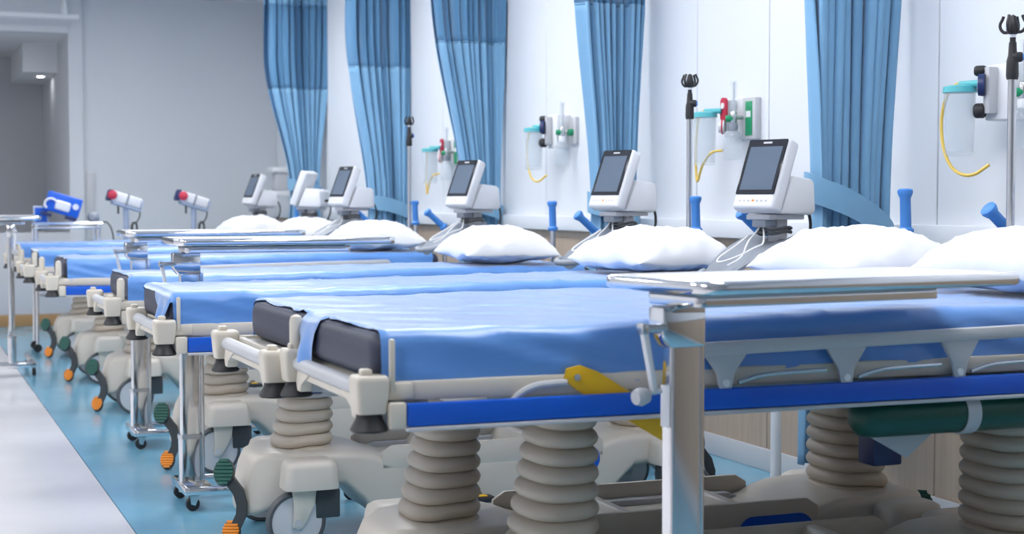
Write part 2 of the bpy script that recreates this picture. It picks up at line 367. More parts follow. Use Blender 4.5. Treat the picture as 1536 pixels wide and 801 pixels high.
    # foot bumpers
    for s in (-1, 1):
        bl = G().loft([[(.03 + p[0] * k, s * .29 + p[1] * k, z) for p in rrx(-.033, .033, -.033, .033, .01)] for k, z in ((.82, .672), (.86, .678), (1.0, .732), (.97, .74), (.85, .744))]).put('bumper_block', 'ivory', root, 45)
        G().box(.055, .115, s * .29 - .015, s * .29 + .015, .695, .728, .006).put('bumper_arm', 'ivory', bl)
        G().lathe([(0, 0), (.034, 0), (.037, .004), (.034, .01), (.026, .024), (.024, .036), (0, .036)], (.03, s * .29, .637), (0, 0, 1), 24).put('bumper_foot', 'dark', bl)
        G().box(.012, .034, s * .29 - .012, s * .29 + .012, .742, .756, .004).put('bumper_button', 'ivory', bl)
    fb = G().cyl((.03, -.262, .712), (.03, .262, .712), .0165, n=16).put('foot_bar', 'lightgrey', root)
    G().box(.022, .042, -.25, .25, .683, .698, .003).put('foot_bar_rail', 'ivory', fb)
    for s in (-1, 1): G().prism([(s * .235, .70), (s * .13, .70), (s * .20, .672), (s * .21, .655), (s * .235, .655), (s * .245, .675)], .018, .046, 'x', .003).put('bracket', 'ivory', fb)
    # side rails
    for s in (-1, 1):
        y = s * .316
        rl = G().box(.095, 1.75, y - .009, y + .009, .645, .690, .006).put('side_rail', 'blue', root)
        G().box(.06, .0945, y - .0105, y + .0105, .642, .693, .006).put('rail_end_cap', 'ivory', rl)
        G().box(1.7505, 1.785, y - .0105, y + .0105, .642, .693, .006).put('rail_end_cap', 'ivory', rl)
        G().box(.095, 1.75, y - .0115, y + .0115, .636, .6445, .003).put('rail_lip', 'lightgrey', rl)
        G().prism([(.70, .752), (.73, .785), (1.78, .803), (1.80, .79), (1.79, .775), (.76, .757)], y - .009, y + .006, 'y', .004).put('rail_top_bar', 'lightgrey', rl)
        for x in (.78, 1.07, 1.36, 1.65):
            zt = .757 + (x - .7) * .018
            G().prism([(x - .055, zt + .008), (x + .055, zt + .008), (x + .02, .72), (x + .013, .685), (x - .013, .685), (x - .02, .72)], y - .005, y + .004, 'y', .002).put('rail_support', 'lightgrey', rl)
            G().cyl((x, y - s * .0, .70), (x, y + s * .008, .70), .008, n=12).put('pivot', 'white', rl)
        for x in (.86, 1.15, 1.44): G().tube([(x - .05, y + s * .002, .70), (x, y + s * .002, .713), (x + .05, y + s * .002, .716), (x + .16, y + s * .002, .718)], .0045, 8, 1).put('rail_link', 'steel', rl)
        G().tube([(.31, s * .3, .675), (.335, s * .304, .70), (.365, s * .306, .712), (.40, s * .306, .714), (.43, s * .306, .715)], .007, 8, 1).put('rail_rod', 'lightgrey', rl)
    # head end handles
    for s in (-1, 1):
        ph = G().cyl((2.13, s * .262, .70), (2.13, s * .262, .985), .013, n=12).put('push_handle', 'steel', root)
        if s > 0: p0, p1 = Vector((2.13, s * .262, .98)), Vector((2.125, s * .262, 1.12))
        else: p0, p1 = Vector((2.13, s * .262, .97)), Vector((2.02, s * .262, 1.065))
        d = (p1 - p0)
        Lg = d.length
        G().lathe([(0, 0), (.02, 0), (.024, .006), (.024, .014), (.017, .022), (.0165, Lg - .03), (.021, Lg - .02), (.024, Lg - .012), (.023, Lg - .004), (.016, Lg), (0, Lg)], p0, d, 20).put('grip', 'grip', ph)
        G().box(2.10, 2.16, s * .262 - .022, s * .262 + .022, .70, .76, .006).put('handle_socket', 'lightgrey', ph)
    # mattress
    def zt(x): return .012 * smooth01(.3, 1.5, x)
    secs = []
    xs = [.04, .043, .052, .07] + [.07 + (2.06 - .14) * k / 20 for k in range(1, 21)] + [2.02, 2.035, 2.045]
    for i, x in enumerate(xs):
        e = min(i, len(xs) - 1 - i); ins = (.03, .012, .004, 0)[e] if e < 4 else 0
        secs.append([(x, p[0], p[1]) for p in rr(.283 - ins, .728 + zt(x) + ins * .8, .823 + zt(x) - ins, .03)])
    G().loft(secs).put('mattress', 'mattress', root, 60)
    return root
def zt(x): return .012 * smooth01(.3, 1.5, x)
def make_sheet(seed, flap, foot_in, hang=.082):
    NX, NY = 120, 64; OFF = .0045; rnd = random.Random(seed); so = seed * 13.7
    hw = .283 + OFF; r = .032; ztop = .823 + OFF
    # cross path: parameter s in [-1,1] -> (y, dz, side amount)
    P = []
    half = (hw - r) + PI / 2 * r + hang
    def path(d):    # d distance from centre
        sg = 1 if d >= 0 else -1; a = abs(d)
        if a < hw - r: return sg * a, 0, 0
        a -= hw - r
        if a < PI / 2 * r: q = a / r; return sg * (hw - r + r * math.sin(q)), -r * (1 - math.cos(q)), q / (PI / 2)
        return sg * hw, -r - (a - PI / 2 * r), 1
    verts = []
    for i in range(NX + 1):
        row = []
        for j in range(NY + 1):
            s = -1 + 2 * j / NY
            # hem unevenness
            xg = i / NX * 2
            hem = 1 + .09 * nz(xg * 3.1 + so, s * .5) + .05 * nz(xg * 9 + so, 3)
            dd = s * half; lim = (hw - r) + PI / 2 * r
            if abs(dd) > lim: dd = math.copysign(lim + (abs(dd) - lim) * hem, dd)
            y, dz, side = path(dd)
            xf = foot_in + .012 * nz(y * 9 + so, 1.3) + .006 * nz(y * 30, so)
            o = 0.004 + .012 * max(0, nz(y * 12 + so, 7.7))
            if flap == 1: o = max(o, .125 * smooth01(.10, .17, y) * (1 - .25 * smooth01(.2, .28, y)) * (1 - side))
            if flap == 2: o = max(o, .075 * smooth01(.02, -.16, y) * (1 - side) + .03 * (1 - side)); xf = .05
            if flap == 3: o = max(o, .02 * (1 - side)); xf = .045
            if flap and xf > .05 and o > .02: xf = .05
            # longitudinal
            nd = 14
            if i <= nd:
                a = o * (1 - i / nd)
                if o > .02:
                    # round the end corner
                    rr_ = .03
                    if a < PI / 2 * rr_: q = a / rr_; x = .035 + rr_ - rr_ * math.sin(q); ze = -rr_ * (1 - math.cos(q))
                    else: x = .035; ze = -rr_ - (a - PI / 2 * rr_)
                    x -= .012 * smooth01(.03, .12, a) * (1 + .8 * math.sin(y * 60 + so))
                else: x = xf - a * .6; ze = -a * .5
                x0 = x
            else:
                xs = (.035 + .03) if o > .02 else xf
                f = (i - nd) / (NX - nd); x = xs + (2.0 - xs) * f; ze = 0
            wr = 0
            wr += .0022 * nz(x * 5 + so, y * 6) + .0022 * nz(x * 14 + so, y * 11 + x * 5, 4)
            cr = 1 - abs(nz(x * 3.2 + so, y * 3.5 + x * 1.7, 9)) * 9
            if cr > 0: wr += .0045 * cr
            z = ztop + zt(x) + dz + ze + max(-.003, wr) * (1 - side * .8)
            yo = 0
            if side > 0:
                fold = abs(nz(x * 4.5 + so + dz * 18, 2.2, 5)); cr2 = max(0, 1 - fold * 5)
                yo = side * (.004 * nz(x * 7 + so, dz * 8, 1) + .007 * cr2 + .001) * (1 + 6 * max(0, -dz - .04))
            y += math.copysign(max(yo, 0), y)
            row.append((x, y, z))
        verts.append(row)
    return verts
proto = make_bed()
def posts(parent, near_thick, s):
    if s < 0 and not near_thick:
        return G().box(.066, .077, -.309, -.297, .71, .812, .003).put('corner_post', 'ivory', parent)
    return G().lathe([(0, 0), (.015, 0), (.015, .07), (.012, .08), (.005, .084), (0, .085)], (.062 if s < 0 else .03, s * .29, .735), (0, 0, 1), 16).put('corner_post', 'ivory', parent)
BEDS = [(.80, 3.15), (.77, 3.81), (.72, 5.08), (.755, 6.57), (.70, 8.5), (.70, 9.95), (.72, 11.5)]
MDX = [0, .055, .01, .05, .05, .045, .03]
LIFT = [.03, .02, 0, -.02, -.02, -.02, -.02]
BL = ['nearest hospital bed with long blue rail and yellow lever in the foreground',
      'second nearest hospital bed, its slate mattress end bare beside the nearest bed',
      'third hospital bed from the front, sheet hanging over its foot, chrome table column behind',
      'fourth hospital bed from the front, between the two middle chrome tables',
      'fifth hospital bed from the front, past the second chrome table column',
      'sixth hospital bed from the front, next to last in the row',
      'farthest hospital bed, nearest the grey end wall']
SH = [(1, 1, .062), (2, 0, .058), (3, 2, .05), (4, 0, .052), (5, 0, .06), (6, 3, .05), (7, 3, .05)]
beds = []
for i, (bx, by) in enumerate(BEDS):
    b = proto if i == 0 else clone(proto)
    beds.append(b)
for i, b in enumerate(beds):
    b.location = (*BEDS[i], 0); tag(b, BL[i], 'bed', 'hospital beds in the row')
    if i != 1: posts(b, i >= 3, -1)
    if i in (0, 4, 5, 6): posts(b, True, 1)
    sd, fl, fi = SH[i]
    for ch in b.children:
        if ch.name.split('.')[0] == 'mattress': ch.location.x = MDX[i]
        if ch.name.split('.')[0] not in ('base', 'wheel', 'pedal_bar', 'side_pedal', 'bellows'): ch.location.z = LIFT[i]
    G().loft(make_sheet(sd, fl, fi), closed=False).put('sheet', 'sheet', b, 80).location = (MDX[i], 0, LIFT[i])
# yellow lever on the nearest bed
lv = G().prism([(.43, .742), (.46, .748), (.50, .733), (.70, .61), (.705, .58), (.685, .562), (.45, .70), (.425, .72)], -.3062, -.3008, 'y', .002).put('release_lever', 'yellow', beds[0])
G().prism([(.56, .66), (.60, .66), (.70, .615), (.70, .598), (.58, .64)], -.29, -.285, 'y', .002).put('lever_arm', 'yellow', lv)
G().cyl((.452, -.306, .724), (.452, -.311, .724), .007, n=12).put('lever_pivot', 'steel', lv); lv.location.z = LIFT[0]
# oxygen cylinder slung under the nearest bed
ox = empty('oxygen_cylinder', (BEDS[0][0] + 1.13, BEDS[0][1] - .252, .632)); tag(ox, 'dark green oxygen cylinder slung under the nearest bed', 'gas cylinder')
G().lathe([(0, 0), (.025, .004), (.041, .018), (.046, .05), (.046, .58), (.035, .62), (.015, .64), (.015, .67), (0, .67)], (0, 0, 0), (1, 0, 0), 28).put('tank', 'oxy', ox)
G().lathe([(.0465, 0), (.050, 0), (.050, .035), (.0465, .035)], (.27, 0, 0), (1, 0, 0), 28).put('strap', 'lightgrey', ox)
G().box(.64, .71, -.02, .02, -.02, .02, .006).put('valve', 'dark', ox)
hd = G().prism([(1.20, .585), (1.39, .585), (1.31, .525)], -.20, -.192, 'y', .002).put('cylinder_bracket', 'lightgrey', beds[0])
G().box(1.36, 1.44, .0, .07, .47, .62, .006).put('battery_box', 'navy', beds[0])

# ================================================================== PILLOWS
def pillow_mesh(seed):
    N = 40; rnd = random.Random(seed); so = seed * 5.1; top, bot = [], []
    a, b = .19, .275
    def f(u, v, sgn):
        e = max(0, (1 - abs(u) ** 2.4)) ** .5 * max(0, (1 - abs(v) ** 2.4)) ** .5
        pinch = 1 - .07 * (1 - v * v) * abs(u) ** 3; pv = 1 - .06 * (1 - u * u) * abs(v) ** 3
        h = .108 if sgn > 0 else .034
        edge = (max(abs(u), abs(v))) ** 2
        wr = .012 * nz(u * 2.4 + so, v * 2.4, sgn) + .005 * max(0, 1 - abs(nz(u * 1.8 + so, v * 3.4 - u, 6)) * 9) + .010 * (1 - min(1, abs(nz(u * 3 + so, v * 2.2 + u, 4)) * 7)) * edge + .004 * nz(u * 8 + so, v * 7) * edge
        z = sgn * h * e + wr * min(1, e * 2.5) + .012 * edge * nz(u * 2 + so, v * 2, 8)
        return (a * u * pinch, b * v * pv, .036 + z)
    t = bmesh.new(); gr = {}
    for sgn in (1, -1):
        for i in range(N + 1):
            for j in range(N + 1):
                u = math.sin((i / N - .5) * PI); v = math.sin((j / N - .5) * PI)
                if sgn < 0 and (i in (0, N) or j in (0, N)): gr[(sgn, i, j)] = gr[(1, i, j)]; continue
                gr[(sgn, i, j)] = t.verts.new(f(u, v, sgn))
        for i in range(N):
            for j in range(N):
                q = [gr[(sgn, i, j)], gr[(sgn, i + 1, j)], gr[(sgn, i + 1, j + 1)], gr[(sgn, i, j + 1)]]
                t.faces.new(q if sgn > 0 else q[::-1])
    g = G(); g.bm.free(); g.bm = t; return g
PL = ['white pillow on the nearest bed at the right edge, partly behind the near table top',
      'white pillow on the second nearest bed, below the tied curtain',
      'white pillow with creased front on the third bed, below the second monitor from right',
      'plump white pillow on the fourth bed, left of the red wall box',
      'long white pillow on the fifth bed, right of the two far pillows',
      'white pillow on the sixth bed, between two far monitors',
      'farthest white pillow, on the last bed by the end wall']
PP = [(1.85, 0.0, .1), (1.79, .02, -.05), (1.82, .0, .06), (1.74, 0, -.06), (1.80, 0, .05), (1.78, 0, -.1), (1.73, 0, .1)]
for i, (lx, ly, rz) in enumerate(PP):
    o = pillow_mesh(20 + i).put('pillow', 'pillow', None, 80)
    o.location = (BEDS[i][0] + lx, BEDS[i][1] + ly, .823 + .012 + .010 + LIFT[i]); o.rotation_euler = (0, 0, rz); o.scale = (1.12, 1.0, 1.15)
    tag(o, PL[i], 'pillow', 'white pillows on the beds')

# ================================================================== OVERBED TABLES
def make_table():
    t = empty('overbed_table')
    top = G().prism(rrx(-.055, .745, -.18, .18, .045), .0, .012, 'z').put('table_top', 'laminate', t)
    top.location.z = .955
    def ring(off, z0, z1, inset):
        A = rrx(-.055 - off, .745 + off, -.18 - off, .18 + off, .045 + off); Bq = rrx(-.055 + inset, .745 - inset, -.18 + inset, .18 - inset, .045 - inset)
        n = len(A); secs = []
        for k in range(n + 1):
            (ax, ay), (bx, by) = A[k % n], Bq[k % n]
            secs.append([(ax, ay, z0 + .004), (bx, by, z0), (bx, by, z1), (ax, ay, z1 - .004)])
        return G().loft(secs, cap=False)
    ring(.006, -.012, .014, .001).put('rim', 'chrome', top, 60)
    G().box(-.035, .725, -.16, .16, -.01, 0).put('tray_underside', 'lightgrey', top)
    ra = G().prism(rrx(-.01, .60, -.09, .09, .02), .915, .938, 'z', .003).put('slide_rail', 'chrome', t)
    G().box(.02, .58, -.07, .07, .938, .946).put('slide_gap', 'dark', ra)
    hs = G().prism([(-.045, .86), (-.045, .915), (.055, .915), (.055, .835), (-.025, .835)], -.026, .026, 'y', .006).put('housing', 'chrome', t)
    lev = G().cyl((-.035, -.02, .875), (-.085, -.02, .875), .008, n=10).put('lever', 'steel', t)
    G().box(-.095, -.08, -.032, -.008, .865, .885, .003).put('lever_joint', 'steel', lev)
    G().prism([(-.093, .88), (-.08, .88), (-.055, .755), (-.066, .752)], -.027, -.013, 'y', .002).put('lever_blade', 'white', lev)
    G().lathe([(0, 0), (.014, .002), (.018, .014), (.014, .03), (0, .034)], (-.105, -.02, .745), (1, .1, .1), 16).put('knob', 'lightgrey', lev)
    G().cyl((-.075, -.02, .752), (-.045, -.02, .755), .005, n=8).put('knob_stem', 'steel', lev)
    oc = G().prism(rrx(-.026, .056, -.024, .024, .012), .05, .25, 'z').put('outer_column', 'chrome', t)
    G().prism(rrx(-.02, .05, -.018, .018, .008), .25, .84, 'z').put('inner_column', 'chrome', t)
    G().prism(rrx(.053, .068, -.006, .018, .005), .085, .84, 'z').put('guide_post', 'chrome', t)
    G().prism(rrx(-.028, .058, -.026, .026, .013), .24, .256, 'z').put('column_collar', 'steel', oc)
    bs = G().box(-.03, .075, -.14, .14, .055, .085, .006).put('base_bar', 'chrome', t)
    for s in (-1, 1):
        G().box(-.02, .62, s * .13 - .018, s * .13 + .018, .056, .082, .006).put('base_leg', 'chrome', bs)
        for x in (.0, .58):
            c = G().lathe([(0, -.011), (.022, -.011), (.025, -.007), (.025, .007), (.022, .011), (0, .011)], (x, s * .13, .025), (0, 1, 0), 20).put('castor', 'dark', t)
            for q in (-1, 1):
                G().prism([(x - .008, .025), (x + .008, .02), (x + .022, .056), (x - .012, .056)], s * .13 + q * .0125, s * .13 + q * .016, 'y').put('castor_fork', 'chrome', c)
    return t
T1 = make_table()
tabs = [(T1, (1.39, 2.69, 0), .13, 'nearest chrome overbed table with white top in the right foreground'),
        (clone(T1), (.97, 5.72, 0), 0, 'chrome overbed table with its column standing between the third and fourth beds'),
        (clone(T1), (1.0, 7.2, 0), 0, 'chrome overbed table between the fourth and fifth beds, behind a nearer table'),
        (clone(T1), (.67, 10.3, 0), PI / 2, 'far overbed table in the aisle at the left edge of the picture')]
for o, l, rz, lab in tabs: o.location = l; o.rotation_euler.z = rz; tag(o, lab, 'table', 'overbed tables')
for ti, dz in ((0, -.012), (3, .035)):
    for ch in tabs[ti][0].children:
        if ch.name.split('.')[0] in ('table_top', 'slide_rail', 'housing', 'lever', 'inner_column'): ch.location.z += dz
lb = G().box(-.001, .0, -.015, .015, .70, .78).put('paper_label', 'white', T1); lb.location = (-.021, 0, -.03) 

# ================================================================== MONITORS
def make_monitor(seed=0):
    t = empty('patient_monitor')
    tilt = Matrix.Translation((-.02, 0, 1.065)) @ Matrix.Rotation(math.radians(22), 4, 'Y')
    W, Hh = .088, .245
    hd = G().box(-.045, .01, -W, W, -.005, Hh, .014, 3, tilt).put('head', 'monitor', t)
    G().box(-.0475, -.044, -W + .006, W - .006, .045, Hh - .006, .003, 1, tilt).put('bezel', 'glassblack', hd)
    G().box(-.0485, -.047, -W + .02, W - .02, .06, Hh - .032, 0, 1, tilt).put('screen', 'screen', hd)
    G().box(-.0485, -.0472, -.018, .018, Hh - .021, Hh - .015, 0, 1, tilt).put('logo_mark', 'lightgrey', hd)
    for k in range(7):
        y = -.055 + k * .0185; G().box(-.0465, -.0445, y - .005, y + .005, .02, .027, .001, 1, tilt).put('button', 'orange' if k in (3,) else 'lightgrey', hd)
    G().prism([(.0, 1.06), (.165, 1.055), (.178, 1.07), (.17, 1.165), (.155, 1.175), (.06, 1.185)], -.075, .075, 'y', .008).put('rear_body', 'monitor', t)
    G().box(-.03, .15, -.05, .05, 1.04, 1.058, .004).put('mount_plate', 'lightgrey', t)
    G().box(-.025, .03, -.03, .03, 1.015, 1.042, .006).put('mount_clamp', 'greyplastic', t)
    po = G().box(.045, .10, -.02, .02, .92, 1.045, .005).put('upper_post', 'lightgrey', t)
    G().cyl((.07, 0, .08), (.07, 0, .925), .018, n=14).put('lower_post', 'white', po)
    G().lathe([(0, 0), (.05, 0), (.06, .01), (.03, .04), (0, .045)], (.07, 0, .07), (0, 0, 1), 18).put('foot_hub', 'white', po)
    for k in range(5):
        a = 2 * PI * k / 5 + .3
        c = G().prism([(.02, .07), (.22, .06), (.22, .075), (.02, .105)], -.015, .015, 'y', .003).put('foot', 'white', po)
        c.location = (.07, 0, 0); c.rotation_euler.z = a
        q = G().lathe([(0, -.01), (.025, -.01), (.03, -.005), (.03, .005), (.025, .01), (0, .01)], (.21, 0, .03), (0, 1, 0), 16).put('castor', 'dark', po); q.location = (.07, 0, 0); q.rotation_euler.z = a
    # sloping cable tray in front of the post
    secs = []
    for k in range(15):
        f = k / 14; x = .08 - .31 * f; z = .985 - .13 * f ** 1.35; hw = .085 + .012 * math.sin(PI * f) - .035 * f ** 4
        sec = []
        for q in range(13):
            v = -1 + q / 6; sec.append((x, hw * v, z + .022 * v * v - .01))
        sec += [(p[0], p[1], p[2] - .012) for p in reversed(sec)]
        secs.append(sec)
    tr = G().loft(secs).put('cable_tray', 'greyplastic', t, 50)
    G().tube([(-.21, -.07, .872), (-.25, -.06, .862), (-.27, -.0, .858), (-.25, .06, .862), (-.21, .07, .872)], .013, 10, 2).put('tray_handle', 'greyplastic', tr)
    # cables
    G().tube([(-.0, .0, 1.02), (-.03, -.03, .96), (-.09, -.05, .955), (-.15, -.03, .925), (-.2, .02, .90), (-.17, .05, .915), (-.1, .04, .95), (-.02, .05, .985)], .0035, 6, 2).put('white_lead', 'cablewhite', t)
    G().tube([(.0, .01, 1.02), (-.02, .03, .985), (-.08, .0, .965), (-.16, -.05, .92), (-.21, -.03, .895)], .003, 6, 2).put('white_lead', 'cablewhite', t)
    G().tube([(.05 + .055 * math.cos(a), -.005 + .055 * math.sin(a), .99 + .004 * math.sin(3 * a) + .002 * a) for a in [k * .4 for k in range(38)]], .005, 6).put('cable_coil', 'darkgrey', t)
    G().tube([(.175, .0, 1.10), (.20, .0, 1.10), (.225, -.01, 1.06), (.22, -.02, 1.0), (.19, -.02, .95), (.1, -.01, .9)], .0055, 8, 2).put('power_cable', 'dark', t)
    G().cyl((.165, 0, 1.10), (.20, 0, 1.10), .009, n=10).put('plug', 'dark', t)
    return t
MON = [(2.66, 4.52, .33, 'nearest patient monitor with dark screen, left of the tied curtain'),
       (2.68, 5.73, .3, 'patient monitor with grey screen in front of the second curtain from right'),
       (2.66, 7.45, .3, 'patient monitor in front of the middle curtain, right of the fifth pillow'),
       (2.49, 9.12, .25, 'patient monitor with grey screen left of the far infusion pole'),
       (2.62, 10.64, -.75, 'patient monitor turned away, its screen edge-on, below the farthest curtain'),
       (2.59, 12.12, .2, 'farthest patient monitor with grey screen against the end wall')]
m0 = make_monitor()
for i, (x, y, rz, lab) in enumerate(MON):
    o = m0 if i == 0 else clone(m0)
    o.location = (x, y, 0); o.rotation_euler.z = rz; tag(o, lab, 'monitor', 'patient monitors on stands')

# ================================================================== IV POLES
def make_pole():
    t = empty('iv_pole')
    G().cyl((0, 0, -.85), (0, 0, -.10), .0115, n=14).put('pole', 'steel', t)
    G().cyl((0, 0, -.10), (0, 0, -.02), .008, n=12).put('upper_tube', 'dark', t)
    G().cyl((0, 0, -.022), (0, 0, -.014), .009, n=12).put('ring', 'white', t)
    cl = G().lathe([(0, 0), (.015, 0), (.017, .01), (.016, .05), (.012, .065), (.010, .10), (0, .10)], (0, 0, -.135), (0, 0, 1), 16).put('clamp', 'dark', t)
    G().lathe([(0, 0), (.014, 0), (.014, .022), (.011, .026), (0, .026)], (.0, 0, -.075), (.8, -.6, 0), 16).put('clamp_knob', 'dark', cl)
    G().lathe([(0, .0265), (.009, .0265), (.009, .029), (0, .029)], (.0, 0, -.075), (.8, -.6, 0), 16).put('blue_button', 'grip', cl)
    hh = G().lathe([(0, -.015), (.013, -.012), (.018, .0), (.012, .02), (.008, .035), (0, .04)], (0, 0, 0), (0, 0, 1), 16).put('hook_hub', 'dark', t)
    for k in range(4):
        a = k * PI / 2 + .5; c, s = math.cos(a), math.sin(a)
        G().tube([(r * c, r * s, z) for r, z in ((.008, -.004), (.022, -.010), (.034, .0), (.037, .014), (.030, .026), (.026, .036))], .0045, 6, 1).put('hook', 'dark', hh)
    return t
p0 = make_pole()
PO = [(2.815, 3.48, 1.565, 'infusion pole with black hooks at the right edge of the picture'), (2.85, 5.40, 1.55, 'infusion pole with black hooks and blue button, left of the nearest monitor'), (2.81, 8.82, 1.555, 'far infusion pole with black hooks beside the fourth curtain')]
for i, (x, y, z, lab) in enumerate(PO):
    o = p0 if i == 0 else clone(p0)
    o.location = (x, y, z); tag(o, lab, 'pole', 'infusion poles on the beds')

# ================================================================== WALL GAS FITTINGS
def station(y, z, kind, where):
    X = XW
    ou = empty('gas_outlet', (X, y, z)); tag(ou, 'grey gas outlet plate on the white wall ' + where, 'outlet', 'wall gas outlets')
    if kind == 'box':
        G().box(-.085, 0, -.07, .045, -.08, .095, .006).put('regulator_box', 'white', ou)
        G().box(-.02, 0, -.17, -.085, -.06, .08, .004).put('plate', 'lightgrey', ou)
        G().cyl((-.02, -.13, .0), (-.045, -.13, .0), .018, n=16).put('socket', 'gasgreen', ou)
    else:
        G().box(-.03, 0, -.16, -.06, -.085, .085, .004).put('plate', 'lightgrey', ou)
        G().box(-.033, -.03, -.14, -.085, -.07, .07, .002).put('green_label', 'gasgreen', ou)
        G().box(-.035, -.032, -.13, -.095, .005, .03).put('white_mark', 'white', ou)
        G().box(-.028, 0, -.055, .10, -.07, .09, .006).put('panel', 'white', ou)
    bx_ = kind == 'box'; jx, jy = (-.03, .055) if bx_ else (-.05, .035)
    su = empty('suction_unit', (X - (.12 if bx_ else .09), y + .03, z)); tag(su, 'clear suction jar with yellow tube ' + where, 'suction jar', 'wall suction jars')
    G().lathe([(.042, .0), (.045, .01), (.05, .2), (.047, .2), (.042, .012), (0, .012), (0, .0), (.042, 0)], (jx, jy, -.19), (0, 0, 1), 24).put('jar', 'clear', su)
    G().lathe([(0, .024), (.03, .024), (.052, .018), (.054, 0), (.05, 0), (0, 0)], (jx, jy, .01), (0, 0, 1), 24).put('lid', 'teal', su)
    G().cyl((jx, jy, .034), (0, -.02, .036), .012, n=12).put('elbow', 'teal', su)
    if bx_:
        ga = G().lathe([(0, 0), (.034, 0), (.036, .006), (.034, .02), (0, .02)], (.0, -.03, .03), (-.75, .66, 0), 24).put('gauge', 'navy', su)
        G().lathe([(0, .0205), (.028, .0205), (.028, .022), (0, .022)], (.0, -.03, .03), (-.75, .66, 0), 24).put('dial', 'paleblue', ga)
        for zz, rr_ in ((.075, .017), (-.05, .024)):
            G().lathe([(0, 0), (rr_ * .8, 0), (rr_, .006), (rr_, .028), (rr_ * .8, .034), (0, .034)], (.01, -.02, zz), (-.6, .8, 0), 16).put('knob', 'dark', su)
        G().box(0, .034, -.05, -.02, -.06, .085, .003).put('pipe_block', 'lightgrey', su)
    else:
        pl = G().prism([(p[0], p[1]) for p in rr(.022, .0, .1, .02, 4, -.03)], .0, .012, 'x').put('red_plate', 'red', su); pl.location.z = -.01
        G().lathe([(0, 0), (.013, 0), (.013, .003), (0, .003)], (0, -.03, .065), (-1, 0, 0), 18).put('dial', 'white', pl)
        ga = G().lathe([(0, 0), (.028, 0), (.03, .005), (.026, .025), (0, .025)], (.01, -.03, -.03), (-.8, .6, 0), 20).put('gauge', 'white', su)
        G().lathe([(.0305, .006), (.032, .006), (.032, .012), (.0305, .012)], (.01, -.03, -.03), (-.8, .6, 0), 20).put('gauge_ring', 'red', ga)
        G().box(.012, .061, -.045, -.015, -.05, .08, .003).put('pipe_block', 'lightgrey', su)
    yt = [(0, 0, .04), (0, .05, .03), (0, .095, -.05), (0, .09, -.15), (0, .04, -.235), (0, -.06, -.26), (.03, -.11, -.22)] if bx_ else [(0, 0, .04), (0, .055, .02), (0, .075, -.08), (0, .075, -.22), (0, .06, -.27), (0, .03, -.2), (0, -.05, -.135), (.03, -.10, -.13)]
    G().tube([(jx + p[0], jy + p[1], p[2]) for p in yt], .0055, 8, 2).put('suction_tube', 'tube', su)
    fl = empty('oxygen_flowmeter', (X - .075, y - (.125 if kind == 'box' else .065), z)); tag(fl, 'clear oxygen flowmeter with humidifier bottle ' + where, 'flowmeter', 'wall oxygen flowmeters')
    G().cyl((0, 0, .03), (0, 0, .16), .013, n=16, bev=.003).put('flow_tube', 'clear', fl)
    G().cyl((0, 0, .035), (0, 0, .15), .004, n=8).put('float_rod', 'lightgrey', fl)
    G().cyl((0, 0, -.02), (0, 0, .03), .014, n=16, bev=.003).put('valve_body', 'steel', fl)
    G().cyl((0, 0, .0), (-.03, .015, .0), .014, n=14, bev=.003).put('green_knob', 'gasgreen', fl)
    G().cyl((0, 0, .005), (.029 if kind == 'box' else .046, 0, .005), .009, n=12).put('stem', 'steel', fl)
    G().cyl((0, .0, -.05), (0, 0, -.02), .018, n=16, bev=.003).put('bottle_cap', 'greyplastic' if kind != 'box' else 'white', fl)
    G().lathe([(0, 0), (.032, 0), (.036, .006), (.036, .10), (.02, .12), (0, .122)], (0, 0, -.17), (0, 0, 1), 22).put('bottle', 'clear', fl)
station(4.06, 1.435, 'box', 'at the right edge of the picture')
station(5.79, 1.44, 'red', 'above the nearest monitor')
station(7.64, 1.455, 'box', 'left of the second curtain')
station(9.42, 1.40, 'red', 'beside the middle curtain')

# red box below the ledge, wall shelf by the end wall
rb = empty('red_wall_box', (XW, 8.8, .90)); tag(rb, 'small red box on the wood panel behind the fourth pillow', 'wall box')
G().box(-.03, 0, -.07, .07, -.04, .04, .005).put('box', 'red', rb); G().box(-.033, -.03, -.05, .05, -.02, .02, .002).put('cover', 'red', rb)
ws = empty('wall_shelf', (XW - .16, 13.55, 1.1)); tag(ws, 'white two-tier dispenser shelf in the far corner beside the farthest curtain', 'shelf')
G().box(-.10, .16, -.12, .12, .24, .29, .012).put('top_cover', 'white', ws)
G().box(-.06, .15, -.10, .10, .09, .24, .008).put('body', 'lightgrey', ws)
G().box(-.12, .16, -.13, .13, .04, .08, .008).put('tray', 'white', ws)
G().box(.13, .16, -.1, .1, .0, .3, .004).put('back_plate', 'white', ws)

